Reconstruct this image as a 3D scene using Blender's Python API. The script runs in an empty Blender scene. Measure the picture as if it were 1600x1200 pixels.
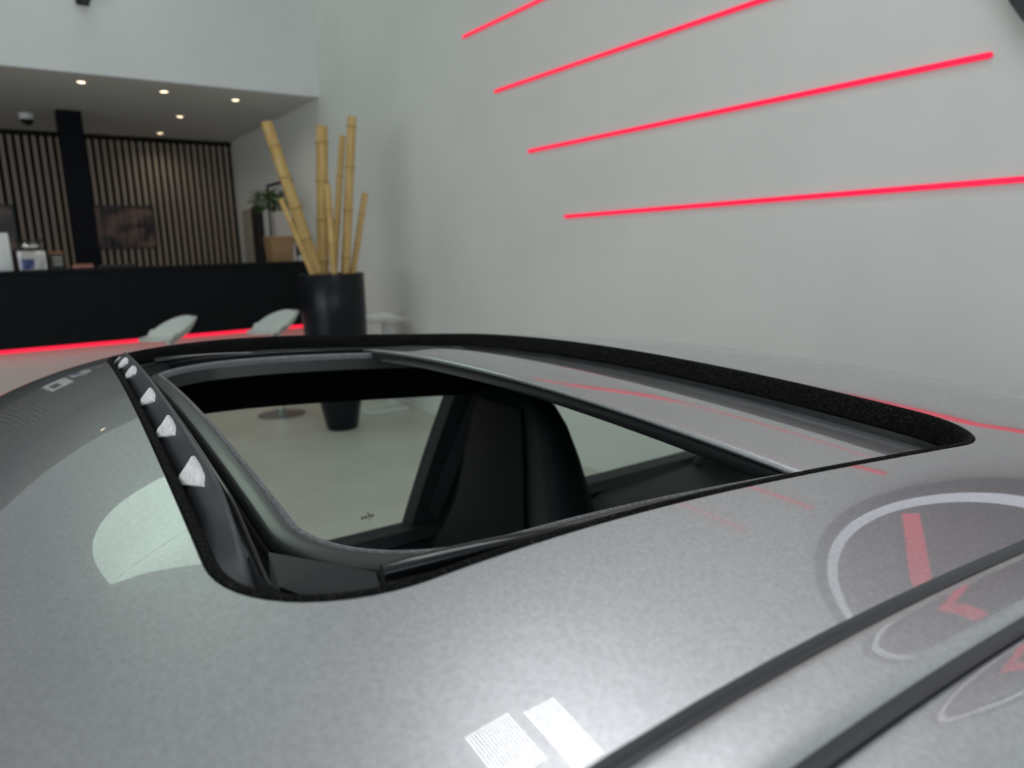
import bpy, bmesh, math, random
from math import sin, cos, pi, radians
from mathutils import Vector, Matrix

random.seed(7)
SC = bpy.context.scene
COL = SC.collection

# ------------------------------------------------------------------ camera
CAM_H = 1.397
cam_d = bpy.data.cameras.new('camera')
cam = bpy.data.objects.new('camera', cam_d)
COL.objects.link(cam)
SC.camera = cam
cam_d.sensor_width = 36.0
cam_d.lens = 1109.0 / 1600.0 * 36.0
cam_d.clip_start = 0.01
cam_d.dof.use_dof = True
cam_d.dof.focus_distance = 0.50
cam_d.dof.aperture_fstop = 8.5
AX = Vector((0.81103547, -0.13257734, 0.56977602))     # world X, Y, Z seen from the camera (right, down, forward)
AY = Vector((-0.58430822, -0.13633859, 0.79999731))
AZ = Vector((-0.02837906, -0.98175101, -0.18804146))
right = Vector((AX[0], AY[0], AZ[0])); down = Vector((AX[1], AY[1], AZ[1])); fwd = Vector((AX[2], AY[2], AZ[2]))
cam.matrix_world = Matrix(((right.x, -down.x, -fwd.x, 0), (right.y, -down.y, -fwd.y, 0),
                           (right.z, -down.z, -fwd.z, CAM_H), (0, 0, 0, 1)))

# ------------------------------------------------------------------ world, daylight, exposure
wd = bpy.data.worlds.new('world'); SC.world = wd
wd.use_nodes = True
wd.node_tree.nodes['Background'].inputs[0].default_value = (0.80, 0.90, 1.0, 1)
wd.node_tree.nodes['Background'].inputs[1].default_value = 0.9
SC.view_settings.view_transform = 'Standard'
SC.view_settings.look = 'None'
SC.view_settings.gamma = 1.0
SC.view_settings.exposure = 0.0
SC.view_settings.use_curve_mapping = False

WALL_X = 2.927      # right wall
BULK_Y = 7.37       # front of the lowered ceiling
SOFF_Z = 2.97
BACK_Y = 10.8
CEIL_Z = 5.0
LEFT_X = -6.6
FRONT_Y = -4.6

def daylight(name, loc, rot, sx, sy, power, color):
    l = bpy.data.lights.new(name, 'AREA'); l.shape = 'RECTANGLE'
    l.size = sx; l.size_y = sy; l.energy = power; l.color = color
    o = bpy.data.objects.new(name, l); COL.objects.link(o)
    o.location = loc; o.rotation_euler = rot
    return o
# daylight standing in the window openings of the left and the street-side wall
daylight('daylight_side_window', (LEFT_X - 0.25, -.6, 1.9), (0, radians(-90), 0), 3.0, 3.0, 115, (1.0, 0.99, 0.96))
daylight('daylight_side_window', (LEFT_X - 0.25, 2.8, 1.9), (0, radians(-90), 0), 3.0, 3.0, 45, (1.0, 0.99, 0.96))
daylight('daylight_street_window', (-1.6, FRONT_Y - 0.25, 1.9), (radians(90), 0, 0), 7.4, 3.0, 120, (0.89, 0.95, 1.0))

# ------------------------------------------------------------------ helpers
def tag(o, label=None, cat=None, group=None, kind=None):
    if label: o['label'] = label
    if cat: o['category'] = cat
    if group: o['group'] = group
    if kind: o['kind'] = kind
    return o

def empty(name, loc=(0, 0, 0), rz=0.0):
    o = bpy.data.objects.new(name, None); COL.objects.link(o)
    o.location = loc; o.rotation_euler = (0, 0, rz)
    o.empty_display_size = 0.1
    return o

class MB:
    """collects verts and faces, builds ONE mesh object"""
    def __init__(s): s.v = []; s.f = []; s.n = None
    def add(s, vs, fs):
        b = len(s.v); s.v += [tuple(x) for x in vs]; s.f += [tuple(b + i for i in f) for f in fs]; return s
    def box(s, x0, x1, y0, y1, z0, z1):
        vs = [(x, y, z) for z in (z0, z1) for y in (y0, y1) for x in (x0, x1)]
        return s.add(vs, [(0, 2, 3, 1), (4, 5, 7, 6), (0, 1, 5, 4), (2, 6, 7, 3), (0, 4, 6, 2), (1, 3, 7, 5)])
    def bbox(s, x0, x1, y0, y1, z0, z1, b=0.004, seg=2):
        bm = bmesh.new()
        bmesh.ops.create_cube(bm, size=1.0)
        for v in bm.verts:
            v.co = Vector(((x0 + x1) / 2 + v.co.x * (x1 - x0), (y0 + y1) / 2 + v.co.y * (y1 - y0), (z0 + z1) / 2 + v.co.z * (z1 - z0)))
        bmesh.ops.bevel(bm, geom=bm.edges[:], offset=b, segments=seg, profile=0.5, affect='EDGES')
        bm.verts.index_update()
        s.add([v.co[:] for v in bm.verts], [[v.index for v in f.verts] for f in bm.faces]); bm.free(); return s
    def grid(s, rows, closed_u=False, closed_v=False, flip=False):
        R = len(rows); Cn = len(rows[0]); vs = [p for r in rows for p in r]; fs = []
        for i in range(R if closed_v else R - 1):
            for j in range(Cn if closed_u else Cn - 1):
                a = i * Cn + j; b = i * Cn + (j + 1) % Cn; c = ((i + 1) % R) * Cn + (j + 1) % Cn; d = ((i + 1) % R) * Cn + j
                fs.append((a, d, c, b) if flip else (a, b, c, d))
        return s.add(vs, fs)
    def lathe(s, prof, n=32, c=(0, 0, 0), cap0=False, cap1=False):
        rows = [[(c[0] + r * cos(2 * pi * k / n), c[1] + r * sin(2 * pi * k / n), c[2] + z) for k in range(n)] for r, z in prof]
        b = len(s.v); s.grid(rows, closed_u=True)
        if cap0: s.f.append(tuple(b + k for k in range(n))[::-1])
        if cap1: s.f.append(tuple(b + (len(prof) - 1) * n + k for k in range(n)))
        return s
    def tube(s, pts, rad, n=10, cap=True):
        pts = [Vector(p) for p in pts]; rows = []
        rads = rad if isinstance(rad, (list, tuple)) else [rad] * len(pts)
        up = Vector((0, 0, 1))
        for i, p in enumerate(pts):
            d = (pts[min(i + 1, len(pts) - 1)] - pts[max(i - 1, 0)]).normalized()
            a = d.cross(up)
            if a.length < 1e-3: a = d.cross(Vector((1, 0, 0)))
            a.normalize(); b = a.cross(d)
            rows.append([tuple(p + (a * cos(2 * pi * k / n) + b * sin(2 * pi * k / n)) * rads[i]) for k in range(n)])
        base = len(s.v); s.grid(rows, closed_u=True)
        if cap:
            s.f.append(tuple(base + k for k in range(n))[::-1]); s.f.append(tuple(base + (len(pts) - 1) * n + k for k in range(n)))
        return s
    def build(s, name, mat, parent=None, smooth=None, loc=None, normals=None, recalc=True):
        me = bpy.data.meshes.new(name); me.from_pydata(s.v, [], s.f)
        if recalc and normals is None:
            bm = bmesh.new(); bm.from_mesh(me); bmesh.ops.recalc_face_normals(bm, faces=bm.faces); bm.to_mesh(me); bm.free()
        me.materials.append(mat)
        if smooth is not None:
            me.shade_smooth()
            if smooth < 180: me.set_sharp_from_angle(angle=radians(smooth))
        if normals is not None:
            me.normals_split_custom_set_from_vertices(normals)
        me.update()
        o = bpy.data.objects.new(name, me); COL.objects.link(o)
        if parent: o.parent = parent
        if loc: o.location = loc
        return o

def struct(o): o['kind'] = 'structure'; return o

# ------------------------------------------------------------------ materials
MATS = {}
def mat(name, col, rough=0.5, metal=0.0, coat=0.0, coat_r=0.03, spec=0.5, emit=None, es=0.0):
    m = bpy.data.materials.new(name); m.use_nodes = True
    b = m.node_tree.nodes['Principled BSDF']
    b.inputs['Base Color'].default_value = (*col, 1)
    b.inputs['Roughness'].default_value = rough
    b.inputs['Metallic'].default_value = metal
    b.inputs['Coat Weight'].default_value = coat
    b.inputs['Coat Roughness'].default_value = coat_r
    b.inputs['Specular IOR Level'].default_value = spec
    if emit:
        b.inputs['Emission Color'].default_value = (*emit, 1); b.inputs['Emission Strength'].default_value = es
    MATS[name] = m
    return m
def nt(m): return m.node_tree.nodes, m.node_tree.links, m.node_tree.nodes['Principled BSDF']
def noise_color(m, c1, c2, scale, detail=4, rough=0.6, lo=0.35, hi=0.65, stretch=None, coord='Object'):
    n, l, b = nt(m)
    tc = n.new('ShaderNodeTexCoord'); nz = n.new('ShaderNodeTexNoise'); rp = n.new('ShaderNodeValToRGB')
    nz.inputs['Scale'].default_value = scale; nz.inputs['Detail'].default_value = detail; nz.inputs['Roughness'].default_value = rough
    src = tc.outputs[coord]
    if stretch:
        mp = n.new('ShaderNodeMapping'); mp.inputs['Scale'].default_value = stretch
        l.new(src, mp.inputs[0]); src = mp.outputs[0]
    l.new(src, nz.inputs['Vector']); l.new(nz.outputs[0], rp.inputs[0])
    e = rp.color_ramp.elements
    e[0].position = lo; e[0].color = (*c1, 1); e[1].position = hi; e[1].color = (*c2, 1)
    l.new(rp.outputs[0], b.inputs['Base Color'])
    return nz, rp
def add_bump(m, scale, strength, dist=0.01, detail=3):
    n, l, b = nt(m)
    tc = n.new('ShaderNodeTexCoord'); nz = n.new('ShaderNodeTexNoise'); bp = n.new('ShaderNodeBump')
    nz.inputs['Scale'].default_value = scale; nz.inputs['Detail'].default_value = detail
    bp.inputs['Strength'].default_value = strength; bp.inputs['Distance'].default_value = dist
    l.new(tc.outputs['Object'], nz.inputs['Vector']); l.new(nz.outputs[0], bp.inputs['Height'])
    l.new(bp.outputs[0], b.inputs['Normal'])

M_wall = mat('wall_plaster', (0.74, 0.745, 0.72), 0.8, spec=0.2)
noise_color(M_wall, (0.72, 0.725, 0.70), (0.76, 0.765, 0.74), 1.3, 5)
add_bump(M_wall, 60, 0.05, 0.004)
M_bulk = mat('bulkhead_paint', (0.78, 0.79, 0.80), 0.8, spec=0.2)
noise_color(M_bulk, (0.76, 0.77, 0.78), (0.79, 0.80, 0.81), 1.1, 4)
M_soff = mat('soffit_paint', (0.74, 0.73, 0.71), 0.8, spec=0.2)
noise_color(M_soff, (0.72, 0.71, 0.69), (0.76, 0.75, 0.73), 1.5, 4)
M_ceil = mat('ceiling_paint', (0.72, 0.73, 0.75), 0.85, spec=0.2)
noise_color(M_ceil, (0.70, 0.71, 0.73), (0.74, 0.75, 0.77), 1.2, 4)
M_floor = mat('floor_screed', (0.50, 0.47, 0.42), 0.38, spec=0.4)
noise_color(M_floor, (0.54, 0.515, 0.465), (0.66, 0.635, 0.575), 1.6, 6, 0.55, 0.3, 0.7)
M_slat = mat('slat_oak', (0.20, 0.15, 0.11), 0.55)
noise_color(M_slat, (0.31, 0.245, 0.195), (0.42, 0.34, 0.275), 3.0, 5, 0.6, 0.3, 0.7, (6, 6, 0.5))
M_slatgap = mat('slat_felt', (0.020, 0.019, 0.018), 0.95, spec=0.1)
M_black = mat('matt_black_laminate', (0.010, 0.012, 0.015), 0.55, spec=0.12)
noise_color(M_black, (0.005, 0.007, 0.009), (0.007, 0.009, 0.011), 8, 3)
M_blackcol = mat('column_black', (0.004, 0.005, 0.009), 0.6, spec=0.12)
M_plinth = mat('counter_plinth', (0.62, 0.58, 0.55), 0.6)
M_led = mat('red_led', (0.25, 0.004, 0.02), 0.5, emit=(1.0, 0.006, 0.062), es=1.15)
M_led2 = mat('red_led_counter', (0.25, 0.004, 0.02), 0.5, emit=(1.0, 0.012, 0.05), es=1.25)
M_ledglow = mat('led_glow_rim', (0.85, 0.25, 0.30), 0.5)  # pale pink rim colour painted as the glow around each bar
M_white_led = mat('white_led', (0.9, 0.9, 0.95), 0.4, emit=(0.80, 0.84, 1.0), es=0.8)
M_panel_led = mat('ceiling_light_diffuser', (0.9, 0.9, 0.9), 0.4, emit=(0.98, 0.98, 1.0), es=5.4)
M_panel_led2 = mat('ceiling_light_diffuser_bright', (0.9, 0.9, 0.9), 0.4, emit=(0.98, 0.98, 1.0), es=7.0)  # stronger glow, raised to brighten the car roof
M_spot = mat('warm_spot_lens', (0.9, 0.9, 0.8), 0.3, emit=(1.0, 0.74, 0.48), es=6.0)
M_bamboo = mat('bamboo_cane', (0.55, 0.36, 0.12), 0.45)
noise_color(M_bamboo, (0.50, 0.31, 0.095), (0.66, 0.46, 0.18), 9, 5, 0.6, 0.3, 0.7, (3, 3, 0.5))
M_bamboo_d = mat('bamboo_node', (0.36, 0.22, 0.08), 0.6)
M_planter = mat('planter_black', (0.004, 0.006, 0.010), 0.30, spec=0.28)
M_soil = mat('dark_soil', (0.02, 0.015, 0.01), 0.95)
M_shell = mat('stool_shell_white', (0.62, 0.66, 0.64), 0.35)
M_chrome = mat('chrome', (0.72, 0.76, 0.78), 0.12, 1.0)
M_base = mat('brushed_steel', (0.30, 0.33, 0.34), 0.45, 1.0)
M_white = mat('white_plastic', (0.80, 0.82, 0.82), 0.4)
M_paper = mat('white_paper', (0.85, 0.86, 0.88), 0.7)
M_blue = mat('blue_print', (0.06, 0.10, 0.36), 0.5)
M_navy = mat('navy_label', (0.02, 0.03, 0.13), 0.5)
M_dgreen = mat('dark_green_box', (0.03, 0.035, 0.03), 0.5)
M_woodbox = mat('planter_box_wood', (0.32, 0.19, 0.09), 0.6)
noise_color(M_woodbox, (0.27, 0.155, 0.07), (0.38, 0.24, 0.12), 6, 4, 0.6, 0.3, 0.7, (1, 1, 6))
M_leaf = mat('plant_leaf', (0.09, 0.18, 0.05), 0.5)
M_stem = mat('plant_stem', (0.05, 0.03, 0.02), 0.7)
M_door = mat('door_beige', (0.42, 0.38, 0.32), 0.5)
M_frame = mat('picture_frame_black', (0.012, 0.012, 0.014), 0.4)
M_rose = mat('rose_plastic', (0.45, 0.20, 0.17), 0.35)
M_brown = mat('brown_card', (0.25, 0.12, 0.06), 0.6)
M_signdark = mat('sign_black', (0.030, 0.032, 0.036), 0.5)
M_signface = mat('sign_face', (0.055, 0.058, 0.062), 0.5)
M_alu = mat('brushed_aluminium', (0.45, 0.46, 0.47), 0.3, 1.0)

# car materials
M_paint = mat('grey_metallic_paint', (0.20, 0.203, 0.215), 0.42, 0.97, coat=1.0, coat_r=0.012)
M_paint.node_tree.nodes['Principled BSDF'].inputs['Coat IOR'].default_value = 1.6
M_paint.node_tree.nodes['Principled BSDF'].inputs['Specular Tint'].default_value = (0.03, 0.03, 0.032, 1)
def flakes(m):
    n, l, b = nt(m)
    tc = n.new('ShaderNodeTexCoord'); vo = n.new('ShaderNodeTexVoronoi'); rp = n.new('ShaderNodeValToRGB')
    vo.inputs['Scale'].default_value = 1500
    mp = n.new('ShaderNodeTexNoise'); mp.inputs['Scale'].default_value = 420; mp.inputs['Detail'].default_value = 2
    l.new(tc.outputs['Object'], vo.inputs['Vector']); l.new(tc.outputs['Object'], mp.inputs['Vector'])
    mx = n.new('ShaderNodeMath'); mx.operation = 'MULTIPLY_ADD'; mx.inputs[1].default_value = 0.35; mx.inputs[2].default_value = 0.0
    sx = n.new('ShaderNodeSeparateColor'); l.new(vo.outputs['Color'], sx.inputs[0]); l.new(sx.outputs[0], mx.inputs[0])
    ad = n.new('ShaderNodeMath'); ad.operation = 'ADD'; l.new(mx.outputs[0], ad.inputs[0]); l.new(mp.outputs[0], ad.inputs[1])
    e = rp.color_ramp.elements
    e[0].position = 0.42; e[0].color = (0.59, 0.595, 0.62, 1); e[1].position = 0.95; e[1].color = (0.73, 0.735, 0.76, 1)
    l.new(ad.outputs[0], rp.inputs[0]); l.new(rp.outputs[0], b.inputs['Base Color'])
flakes(M_paint)
M_flock = mat('flocked_seal', (0.008, 0.008, 0.008), 0.95, spec=0.1)
nz, rp = noise_color(M_flock, (0.006, 0.006, 0.006), (0.24, 0.23, 0.22), 1300, 2, 0.6, 0.58, 0.88)
add_bump(M_flock, 900, 0.8, 0.002)
M_rubber = mat('black_rubber', (0.018, 0.018, 0.021), 0.45, spec=0.4)
M_groove = mat('groove_moulding', (0.085, 0.086, 0.094), 0.38, spec=0.45)
M_defl = mat('deflector_plastic', (0.060, 0.063, 0.072), 0.42, spec=0.5)
add_bump(M_defl, 500, 0.12, 0.001)
M_tab = mat('deflector_tab_textile', (0.85, 0.83, 0.83), 0.8, spec=0.2)
noise_color(M_tab, (0.72, 0.70, 0.70), (0.92, 0.90, 0.90), 260, 4)
add_bump(M_tab, 300, 0.4, 0.003)
M_sframe = mat('sunroof_frame_satin', (0.062, 0.066, 0.065), 0.27, spec=0.6)
M_gloss = mat('gloss_black_plastic', (0.012, 0.013, 0.016), 0.16, spec=0.5)
M_semi = mat('semi_black_plastic', (0.030, 0.032, 0.035), 0.28, spec=0.5)
M_fuzz = mat('headliner_edge', (0.22, 0.22, 0.23), 0.9, spec=0.15)
noise_color(M_fuzz, (0.16, 0.16, 0.17), (0.30, 0.30, 0.31), 500, 3)
M_head = mat('headliner_black', (0.006, 0.006, 0.008), 0.95, spec=0.05)
M_leather = mat('black_leather', (0.0025, 0.0060, 0.0070), 0.5, spec=0.25)
add_bump(M_leather, 250, 0.2, 0.002)
M_trim = mat('interior_trim_black', (0.024, 0.031, 0.033), 0.5, spec=0.4)
M_belt = mat('seat_belt_webbing', (0.03, 0.033, 0.036), 0.7)
M_tyre = mat('tyre_rubber', (0.02, 0.02, 0.02), 0.8)
M_rim = mat('wheel_rim_grey', (0.25, 0.25, 0.26), 0.25, 1.0)
M_lens = mat('lamp_lens', (0.6, 0.62, 0.65), 0.08, coat=1.0)
M_redlens = mat('tail_lens', (0.3, 0.01, 0.01), 0.1, coat=1.0)
M_gmark = mat('glass_mark', (0.05, 0.06, 0.055), 0.6)

def glass(name, tint, gloss=0.06):
    m = bpy.data.materials.new(name); m.use_nodes = True
    n = m.node_tree.nodes; l = m.node_tree.links; n.clear()
    out = n.new('ShaderNodeOutputMaterial'); mx = n.new('ShaderNodeMixShader')
    tr = n.new('ShaderNodeBsdfTransparent'); gl = n.new('ShaderNodeBsdfGlossy'); fr = n.new('ShaderNodeFresnel')
    tr.inputs[0].default_value = (*tint, 1); gl.inputs['Roughness'].default_value = 0.01
    ge = n.new('ShaderNodeNewGeometry'); mr = n.new('ShaderNodeMapRange')      # thin pane: same mirror share from both sides
    mr.inputs['To Min'].default_value = 1.45; mr.inputs['To Max'].default_value = 1 / 1.45
    l.new(ge.outputs['Backfacing'], mr.inputs['Value']); l.new(mr.outputs[0], fr.inputs['IOR'])
    l.new(fr.outputs[0], mx.inputs[0]); l.new(tr.outputs[0], mx.inputs[1]); l.new(gl.outputs[0], mx.inputs[2])
    l.new(mx.outputs[0], out.inputs[0])
    return m
M_glass = glass('green_tinted_glass', (0.84, 0.95, 0.89))
M_wglass = glass('window_glass', (0.96, 0.98, 0.98))
M_bag = glass('clear_cellophane', (0.80, 0.78, 0.76))

# ------------------------------------------------------------------ room shell
struct(MB().box(LEFT_X - .3, WALL_X + .3, FRONT_Y - .3, BACK_Y + .3, -0.12, 0.0).build('floor', M_floor))
struct(MB().box(WALL_X, WALL_X + .2, FRONT_Y, BACK_Y, 0.0, CEIL_Z).build('wall_right', M_wall))
struct(MB().box(LEFT_X, WALL_X, FRONT_Y, BULK_Y, CEIL_Z, CEIL_Z + .15).build('ceiling', M_ceil))
wb = struct(MB().box(LEFT_X, WALL_X, BACK_Y, BACK_Y + .2, 0.0, SOFF_Z).build('wall_back', M_slatgap))
so = struct(MB().box(LEFT_X, WALL_X, BULK_Y + .12, BACK_Y, SOFF_Z, SOFF_Z + .15).build('ceiling_soffit', M_soff))

# bulkhead with a high half-oval window up under the ceiling
def bulkhead():
    x0, x1, zb = -1.12, 1.3, 4.06
    win = []
    for k in range(25):                       # lower outline, rounded corners
        a = pi + pi * k / 24
        cx, cz, rx, rz = (x0 + x1) / 2, CEIL_Z - 0.002, (x1 - x0) / 2, CEIL_Z - 0.002 - zb
        e = 0.62
        win.append((cx + rx * math.copysign(abs(cos(a)) ** e, cos(a)), cz + rz * math.copysign(abs(sin(a)) ** e, sin(a))))
    m = MB(); y0, y1 = BULK_Y, BULK_Y + .12
    for y in (y0, y1):
        b = len(m.v)
        m.add([(LEFT_X, y, SOFF_Z), (LEFT_X, y, CEIL_Z), (x0, y, CEIL_Z), (x1, y, CEIL_Z), (WALL_X, y, CEIL_Z), (WALL_X, y, SOFF_Z)], [])
        wv = len(m.v); m.v += [(p[0], y, p[1]) for p in win]
        n = len(win); mid = n // 2
        m.f.append((b, b + 1, b + 2, wv)); m.f.append((b + 3, b + 4, b + 5, wv + n - 1))
        for k in range(n - 1): m.f.append((b if k < mid else b + 5, wv + k, wv + k + 1))
        m.f.append((b, wv + mid, b + 5))
    q = [(LEFT_X, SOFF_Z), (WALL_X, SOFF_Z)]
    m.add([(q[0][0], y0, SOFF_Z), (q[1][0], y0, SOFF_Z), (q[1][0], y1, SOFF_Z), (q[0][0], y1, SOFF_Z)], [(0, 1, 2, 3)])
    m.grid([[(p[0], y, p[1]) for p in win] for y in (y0, y1)])
    struct(m.build('wall_upper', M_bulk, recalc=False))
    g = MB(); pts = [(p[0], BULK_Y + .015, p[1]) for p in win]
    g.add(pts, [tuple(range(len(pts)))])
    M_clere = mat('lit_green_window_glass', (0.7, 0.8, 0.72), 0.3, emit=(0.72, 0.92, 0.78), es=1.5)
    struct(g.build('window_3', M_clere))
bulkhead()
# left and street-side walls with tall window openings
def window_wall(name, axis, pos, lo, hi, openings, zlo, zhi, th, mt, wname):
    m = MB()
    def bx(a0, a1, z0, z1):
        if axis == 'x': m.box(pos, pos + th, a0, a1, z0, z1)
        else: m.box(a0, a1, pos, pos + th, z0, z1)
    bx(lo, hi, 0, zlo); bx(lo, hi, zhi, CEIL_Z)
    edges = [lo] + [e for o in openings for e in o] + [hi]
    for i in range(0, len(edges), 2): bx(edges[i], edges[i + 1], zlo, zhi)
    struct(m.build(name, mt))
    for k, (a0, a1) in enumerate(openings):
        fr = MB(); c = pos + th / 2
        def fb(b0, b1, z0, z1):
            if axis == 'x': fr.box(c - .03, c + .03, b0, b1, z0, z1)
            else: fr.box(b0, b1, c - .03, c + .03, z0, z1)
        fb(a0, a1, zlo, zlo + .06); fb(a0, a1, zhi - .06, zhi); fb(a0, a0 + .06, zlo, zhi); fb(a1 - .06, a1, zlo, zhi)
        mid = (a0 + a1) / 2; fb(mid - .025, mid + .025, zlo, zhi)
        f = struct(fr.build(wname[k], M_frame))
        g = MB()
        for (b0, b1) in ((a0 + .06, mid - .025), (mid + .025, a1 - .06)):
            g = MB()
            if axis == 'x': g.box(c - .004, c + .004, b0, b1, zlo + .06, zhi - .06)
            else: g.box(b0, b1, c - .004, c + .004, zlo + .06, zhi - .06)
            g.build('pane', M_wglass, f)
window_wall('wall_left', 'x', LEFT_X - .2, FRONT_Y, BACK_Y, [(-2.1, 0.9), (1.3, 4.3)], 0.35, 3.4, .2, M_wall, ['window_1', 'window_2'])
window_wall('wall_front', 'y', FRONT_Y - .2, LEFT_X, WALL_X, [(-5.2, -2.0), (-1.6, 1.6)], 0.35, 3.4, .2, M_wall, ['window_4', 'window_5'])

# slats of the back wall, one by one
PITCH = 0.0835
slat0 = None
k = 0; x = WALL_X - 0.075
while x > -2.4:
    if slat0 is None:
        slat0 = MB().bbox(-.021, .021, -.045, 0, 0.05, SOFF_Z - .06, .004, 1).build('slat', M_slat, wb); o = slat0
    else:
        o = slat0.copy(); COL.objects.link(o); o.parent = wb
    o.location = (x, BACK_Y, 0); x -= PITCH
MB().box(LEFT_X, WALL_X, BACK_Y - .05, BACK_Y - .001, SOFF_Z - .055, SOFF_Z - .002).build('slat_top_rail', M_slatgap, wb)

col = MB().bbox(0.745, 0.975, 9.17, 9.40, 0.0, SOFF_Z - .002, .004, 1).build('column', M_blackcol)
tag(col, 'square black column rising from behind the counter to the low ceiling', 'column', kind='structure')

# door and door frame on the right wall behind the counter
dr = struct(MB().bbox(WALL_X - .03, WALL_X - .002, 9.87, 10.44, 0.0, 2.02, .004, 1).build('door_1', M_door))
MB().bbox(WALL_X - .07, WALL_X - .002, 9.58, 9.87, 0.0, 2.02, .004, 1).build('dark_door_edge', M_frame, dr)
MB().tube([(WALL_X - .035, 9.93, 1.05), (WALL_X - .075, 9.93, 1.05), (WALL_X - .075, 10.05, 1.05)], .011, 8).build('door_handle', M_chrome, dr)

# ------------------------------------------------------------------ car surface functions (car coordinates: s to the rear, t to the far side)
P = [-1.07356613e-01, 3.54322609e-01, 6.66316789e-01, -6.20832344e-02, 5.53015217e-01, 7.37331509e-02, -6.13985032e-02,
     1.44862289e-01, -4.72609852e-01, 9.75910592e-02, 1.20539368e-02, 0, 5.89796189e-01]
CAR_X, CAR_Y, CAR_YAW = P[1], P[2], P[3]
def gpoly(s): return P[6] * s - P[7] * s * s - P[8] * s ** 3 - P[12] * s ** 4
def gslope(s): return P[6] - 2 * P[7] * s - 3 * P[8] * s * s - 4 * P[12] * s ** 3
def g(s):
    if s < -.42: a = s + .42; return gpoly(-.42) + gslope(-.42) * a - .10 * a * a
    if s > .68: a = s - .68; return gpoly(.68) + gslope(.68) * a + .0 * a * a
    return gpoly(s)
def lat(t):
    a = max(abs(t) - .42, 0); return P[9] * t * t + P[10] * t ** 4 + .35 * a * a
def zs(s, t): return CAM_H + P[0] + g(s) - lat(t)
def nrm(s, t):
    e = 1e-4
    n = Vector((-(zs(s + e, t) - zs(s - e, t)) / (2 * e), -(zs(s, t + e) - zs(s, t - e)) / (2 * e), 1)); return n.normalized()

def rr(s0, s1, T, r, nc=14, ne=34, nf=46):
    """rounded rectangle outline in (s, t), fixed vertex count"""
    pts = []
    cs = [(s1 - r, T - r, 0), (s0 + r, T - r, 90), (s0 + r, -T + r, 180), (s1 - r, -T + r, 270)]
    for q, (cx, cy, a) in enumerate(cs):
        for k in range(nc + 1):
            th = radians(a + 90 * k / nc); pts.append((cx + r * cos(th), cy + r * sin(th)))
        nx = cs[(q + 1) % 4]; n = ne if q % 2 == 0 else nf
        p0 = pts[-1]; th = radians(nx[2]); p1 = (nx[0] + r * cos(th), nx[1] + r * sin(th))
        for k in range(1, n): pts.append((p0[0] + (p1[0] - p0[0]) * k / n, p0[1] + (p1[1] - p0[1]) * k / n))
    return pts
S0, S1, TO, RO = -P[4] / 2, P[4] / 2, 0.45, 0.0737

car = empty('car', (CAR_X, CAR_Y, 0), CAR_YAW)
tag(car, 'grey metallic sports coupe with its sunroof slid open', 'car')

# ---- roof skin with the sunroof opening
RS0, RS1, RT = -0.47, 0.92, 0.5437
def sh(s): return -.026 * min(max(s, -.5), 1.0)      # the roof narrows a little towards the rear
def roof():
    inner = rr(S0, S1, TO, RO)
    N = len(inner); rows = []; nrs = []
    outer = []
    for (a, b) in inner:
        # target on the outer rectangle: scale each axis so that edges go to edges
        if abs(b) >= TO - RO and abs(a) < S1 - RO + 1e-6:
            o = ((a + (S1 - RO)) / (2 * (S1 - RO)) * (RS1 - RS0) * .86 + RS0 + .07 * (RS1 - RS0), math.copysign(RT, b))
        elif abs(b) < TO - RO + 1e-6:
            o = (RS1 if a > 0 else RS0, b / (TO - RO) * RT * .9)
        else:
            o = None
        outer.append(o)
    i = 0
    # corner arcs: run along the rectangle corner
    while i < N:
        if outer[i] is None:
            j = i
            while outer[j % N] is None: j += 1
            A = Vector(outer[(i - 1) % N]); B = Vector(outer[j % N])
            c = Vector((RS1 if inner[i][0] > 0 else RS0, math.copysign(RT, inner[i][1])))
            n = j - i + 1; h = n // 2
            for k in range(i, j):
                u = (k - i + 1)
                outer[k] = tuple(A.lerp(c, u / h)) if u <= h else tuple(c.lerp(B, (u - h) / (n - h)))
            i = j
        else: i += 1
    outer = [(c, d * (RT + sh(c)) / RT) for c, d in outer]
    K = 44
    for kk in range(K + 1):
        f = (kk / K) ** 1.25
        row = []
        for (a, b), (c, d) in zip(inner, outer):
            s, t = a + (c - a) * f, b + (d - b) * f
            row.append((s, t, zs(s, t))); nrs.append(nrm(s, t))
        rows.append(row)
    m = MB(); m.grid(rows, closed_u=True, flip=True)
    m.build('roof_skin', M_paint, car, smooth=180, normals=nrs)
    # turned-down edge of the skin around the opening
    m2 = MB(); e = []
    for ins, d in ((0, 0), (.0008, -.0008), (.0012, -.006)):
        e.append([(s, t, zs(s, t) + d) for s, t in rr(S0 + ins, S1 - ins, TO - ins, RO - ins)])
    m2.grid(e, closed_u=True).build('roof_edge_fold', M_paint, car, smooth=180)
roof()

def ring(profile, s0, s1, T, r, name, mt, sm=60, parent=None, closed=False):
    """profile: (inset, height above the roof surface)"""
    rows = []
    for ins, d in profile:
        rows.append([(s, t, zs(s, t) + d) for s, t in rr(s0 + ins, s1 - ins, T - ins, max(r - ins, .004))])
    return MB().grid(rows, closed_u=True, closed_v=closed).build(name, mt, parent or car, smooth=sm)
# ---- flocked seal round the opening
seal = ring([(.0011, -.006), (.0012, -.001), (.0024, .0006), (.0045, .0004), (.0060, -.0012), (.0069, -.005), (.0070, -.0175), (.0060, -.0205), (.003, -.0205)],
            S0, S1, TO, RO, 'sunroof_seal', M_flock, 180)
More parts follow.
